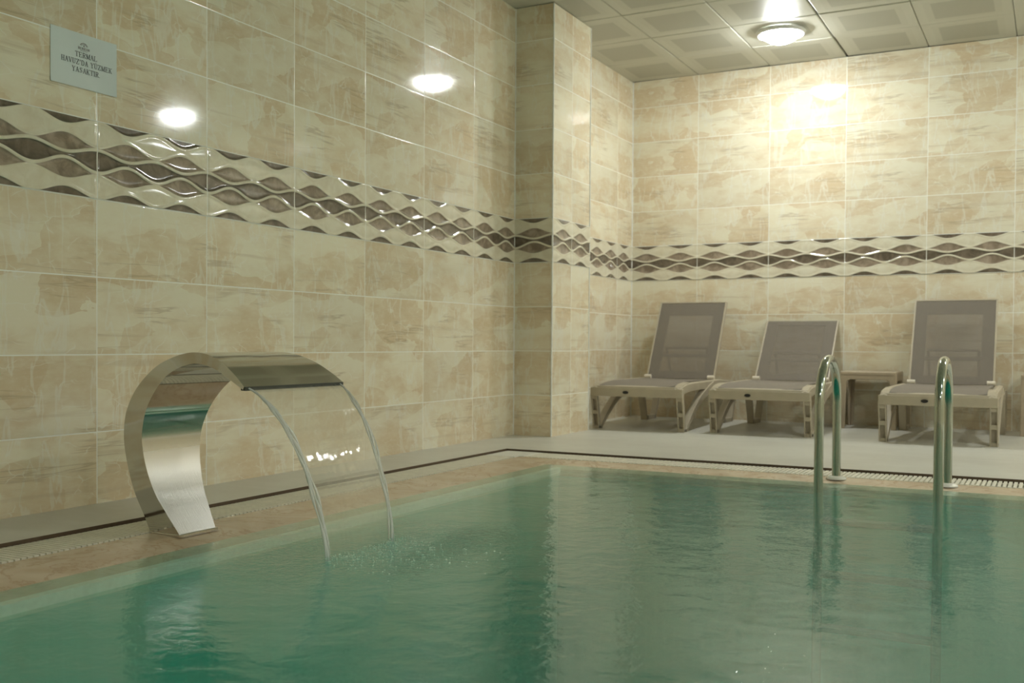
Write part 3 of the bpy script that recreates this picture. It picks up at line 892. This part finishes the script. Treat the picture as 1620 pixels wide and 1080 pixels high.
# ------------------------------------------------------------------ ceiling lamps
def make_lamp():
    t = thing('ceiling_light', '', 'ceiling light')
    m = MB(); m.lathe([(.110, -.002), (.170, -.002), (.175, -.010), (.170, -.026), (.163, -.031), (.156, -.030), (.146, -.020), (.136, -.008), (.110, -.006)], seg=64)
    rim = m.build('lamp_rim', M_RIM, t, smooth=True)
    m = MB(); m.lathe([(.130 * math.cos(a), -.012 - .080 * math.sin(a)) for a in [PI / 2 * k / 12 for k in range(12)]] + [(.0006, -.092)], seg=48)
    m.build('lamp_dome', M_GLOW, rim, smooth=True)
    return t
LMP = make_lamp()
lamps = [((1.479, 4.93), 'lit round dome ceiling light above the loungers, the only one inside the frame'),
         ((4.476, 4.93), 'lit dome ceiling light right of the frame, mirrored in the left wall tiles'),
         ((4.9, .6), 'lit dome ceiling light over the right side of the pool, outside the frame'),
         ((6.7, 3.3), 'added dome fill light near the right wall, unseen, far outside the frame'),  # unseen fill lamp, added to light the left wall but not the pillar front
         ((6.6, -.3), 'added dome fill light by the right wall beside the pool, unseen outside the frame'),  # unseen fill lamp, added to soften the hot spot on the back wall
         ((5.2, -2.6), 'added dome fill light behind the camera on the right side, unseen'),  # unseen fill lamp, added on the camera side to brighten the left wall
         ]
for i, ((x, y), lab) in enumerate(lamps):
    o = LMP if i == 0 else copy_tree(LMP)
    o.location = (x, y, ZC + .0005); o['label'] = lab; o['group'] = 'round ceiling lights'

# ------------------------------------------------------------------ notice on the left wall
GL = {  # strokes in a 1x1 box: (x0,y0,x1,y1,width class)  t=thick, n=thin ; serifs as thin bars
 'T': [(.5, 0, .5, 1, 't'), (0, 1, 1, 1, 'n'), (.02, 1, .02, .8, 'n'), (.98, 1, .98, .8, 'n'), (.3, 0, .7, 0, 'n')],
 'E': [(.18, 0, .18, 1, 't'), (0, 1, .85, 1, 'n'), (0, 0, .9, 0, 'n'), (.18, .52, .65, .52, 'n'), (.85, 1, .85, .82, 'n'), (.9, 0, .9, .2, 'n'), (.65, .62, .65, .42, 'n')],
 'R': [(.18, 0, .18, 1, 't'), (0, 1, .6, 1, 'n'), (0, 0, .38, 0, 'n'), (.6, 1, .78, .88, 't'), (.78, .88, .78, .64, 't'), (.78, .64, .6, .52, 't'), (.6, .52, .18, .52, 'n'), (.5, .5, .88, 0, 't'), (.85, 0, 1, 0, 'n')],
 'M': [(.14, 0, .14, 1, 'n'), (.14, 1, .5, .05, 't'), (.5, .05, .86, 1, 'n'), (.86, 1, .86, 0, 't'), (0, 0, .28, 0, 'n'), (.7, 0, 1.02, 0, 'n'), (0, 1, .14, 1, 'n'), (.86, 1, 1, 1, 'n')],
 'A': [(.1, 0, .5, 1, 'n'), (.5, 1, .88, 0, 't'), (.24, .35, .74, .35, 'n'), (-.03, 0, .24, 0, 'n'), (.72, 0, 1.03, 0, 'n')],
 'L': [(.2, 0, .2, 1, 't'), (0, 1, .42, 1, 'n'), (0, 0, .9, 0, 'n'), (.9, 0, .9, .25, 'n')],
 'H': [(.18, 0, .18, 1, 't'), (.82, 0, .82, 1, 't'), (.18, .52, .82, .52, 'n'), (0, 0, .36, 0, 'n'), (0, 1, .36, 1, 'n'), (.64, 0, 1, 0, 'n'), (.64, 1, 1, 1, 'n')],
 'V': [(.12, 1, .5, 0, 't'), (.5, 0, .88, 1, 'n'), (-.03, 1, .28, 1, 'n'), (.72, 1, 1.03, 1, 'n')],
 'U': [(.18, 1, .18, .25, 't'), (.18, .25, .35, .03, 't'), (.35, .03, .65, .03, 'n'), (.65, .03, .82, .25, 'n'), (.82, .25, .82, 1, 'n'), (0, 1, .36, 1, 'n'), (.66, 1, 1, 1, 'n')],
 'Z': [(.08, 1, .88, 1, 'n'), (.85, 1, .12, 0, 't'), (.08, 0, .92, 0, 'n'), (.08, 1, .08, .8, 'n'), (.92, 0, .92, .2, 'n')],
 'D': [(.18, 0, .18, 1, 't'), (0, 1, .55, 1, 'n'), (0, 0, .55, 0, 'n'), (.55, 1, .86, .75, 't'), (.86, .75, .86, .25, 't'), (.86, .25, .55, 0, 't')],
 'Y': [(.1, 1, .5, .5, 't'), (.9, 1, .5, .5, 'n'), (.5, .5, .5, 0, 't'), (-.03, 1, .28, 1, 'n'), (.72, 1, 1.03, 1, 'n'), (.3, 0, .7, 0, 'n')],
 'K': [(.18, 0, .18, 1, 't'), (.85, 1, .2, .42, 'n'), (.38, .56, .88, 0, 't'), (0, 0, .36, 0, 'n'), (0, 1, .36, 1, 'n'), (.68, 1, .98, 1, 'n'), (.72, 0, 1.03, 0, 'n')],
 'S': [(.82, .82, .6, .98, 'n'), (.6, .98, .3, .94, 'n'), (.3, .94, .2, .75, 't'), (.2, .75, .75, .4, 't'), (.75, .4, .78, .18, 't'), (.78, .18, .55, .02, 'n'), (.55, .02, .2, .12, 'n'), (.82, 1, .82, .75, 'n'), (.17, 0, .17, .28, 'n')],
 'I': [(.5, 0, .5, 1, 't'), (.28, 0, .72, 0, 'n'), (.28, 1, .72, 1, 'n')],
 'B': [(.18, 0, .18, 1, 't'), (0, 1, .6, 1, 'n'), (0, 0, .6, 0, 'n'), (.18, .53, .6, .53, 'n'), (.6, 1, .78, .77, 't'), (.78, .77, .6, .53, 't'), (.6, .53, .85, .27, 't'), (.85, .27, .6, 0, 't')],
 'N': [(.15, 0, .15, 1, 'n'), (.15, 1, .85, 0, 't'), (.85, 0, .85, 1, 'n'), (0, 0, .3, 0, 'n'), (0, 1, .15, 1, 'n'), (.7, 1, 1, 1, 'n')],
 "'": [(.5, 1, .42, .7, 't')], '.': [(.4, .04, .5, .04, 't')],
}
GW = {"'": .3, 'I': .42, '.': .3, 'M': 1.12}
def text(mb, s, cy_, z0, h, gap=.16, hx=.0016, wide=.86):
    """letters on the wall x=0 facing +x; reads towards +y"""
    tot = sum((GW.get('U' if c == 'Ü' else c, .9) if c != ' ' else .5) * h * wide + gap * h * wide for c in s) - gap * h * wide
    y = cy_ - tot / 2
    for c in s:
        if c == ' ': y += .5 * h * wide + gap * h * wide; continue
        k = 'U' if c == 'Ü' else c
        wd = GW.get(k, .9)
        cw = wd * h * wide
        for x0, y0, x1, y1, cl in GL[k]:
            if k in ("'", 'I', '.'): x0 = (x0 - .5) * .9 / wd + .5; x1 = (x1 - .5) * .9 / wd + .5
            a = Vector((y + x0 * cw, z0 + y0 * h)); b = Vector((y + x1 * cw, z0 + y1 * h))
            wt = h * (.125 if cl == 't' else .06)
            dd = (b - a); dd = dd / max(dd.length, 1e-9); q = Vector((-dd.y, dd.x)) * wt / 2; a2 = a - dd * h * .02; b2 = b + dd * h * .02
            mb.hexa([(hx - .0004, a2.x - q.x, a2.y - q.y), (hx - .0004, b2.x - q.x, b2.y - q.y), (hx - .0004, b2.x + q.x, b2.y + q.y), (hx - .0004, a2.x + q.x, a2.y + q.y),
                     (hx, a2.x - q.x, a2.y - q.y), (hx, b2.x - q.x, b2.y - q.y), (hx, b2.x + q.x, b2.y + q.y), (hx, a2.x + q.x, a2.y + q.y)])
        if c == 'Ü':
            for px in (.33, .67): mb.box(hx - .0004, hx, y + px * cw - h * .05, y + px * cw + h * .05, z0 + 1.1 * h, z0 + 1.22 * h)
        y += cw + gap * h * wide
def build_notice():
    # sheet spans y -.215...093, z ZT+1.010..1.217
    t = thing('notice_sheet', 'laminated white notice with dark capital lettering taped to the left wall', 'sign', (0, -.06, ZT + 1.113))
    oy, oz = -.06, ZT + 1.113
    m = MB(); rows = []; bk = []
    for j in range(11):
        v = j / 10; r = []; b = []
        for k in range(15):
            u = k / 14
            x = .0022 + .0025 * max(0, (u - .85) / .15) ** 2 + .0015 * max(0, (.12 - v) / .12)
            r.append((x, -.154 + .308 * u, -.103 + .206 * v)); b.append((x - .0012, -.154 + .308 * u, -.103 + .206 * v))
        rows.append(r); bk.append(b[::-1])
    m.grid(rows); m.grid(bk)
    sh = m.build('sheet', M_PAPER, t, smooth=True, fix=False)
    m = MB()
    text(m, 'TERMAL', .008, .0135, .0185, hx=.0034); text(m, "HAVUZ'DA YÜZMEK", .012, -.0155, .0185, hx=.0034); text(m, 'YASAKTIR.', .008, -.0445, .0185, hx=.0034)
    m.build('lettering', M_INK, sh, fix=False)
    m = MB()
    text(m, 'BURHAN', -.003, .0435, .0085, gap=.12, hx=.0034, wide=1.05)
    n = 14
    for r0, r1 in ((.0165, .0190), (.0120, .0135)):     # arch of the logo
        for k in range(n):
            a0, a1 = PI * (.10 + .8 * k / n), PI * (.10 + .8 * (k + .72) / n)
            q = [(r * math.cos(a) - .003, r * math.sin(a) * .8 + .0545) for r, a in ((r0, a0), (r1, a0), (r1, a1), (r0, a1))]
            m.prism(q, .003, .0034, axis=0)
    m.prism([(-.006, .056), (-.003, .063), (.000, .056)], .003, .0034, axis=0)
    for k in range(9): m.box(.003, .0034, -.020 + k * .0038, -.0176 + k * .0038, .0385, .0398)
    e = m.build('logo', M_INKBR, sh, fix=False); e['label'] = 'small brown arch logo above the lettering'
build_notice()
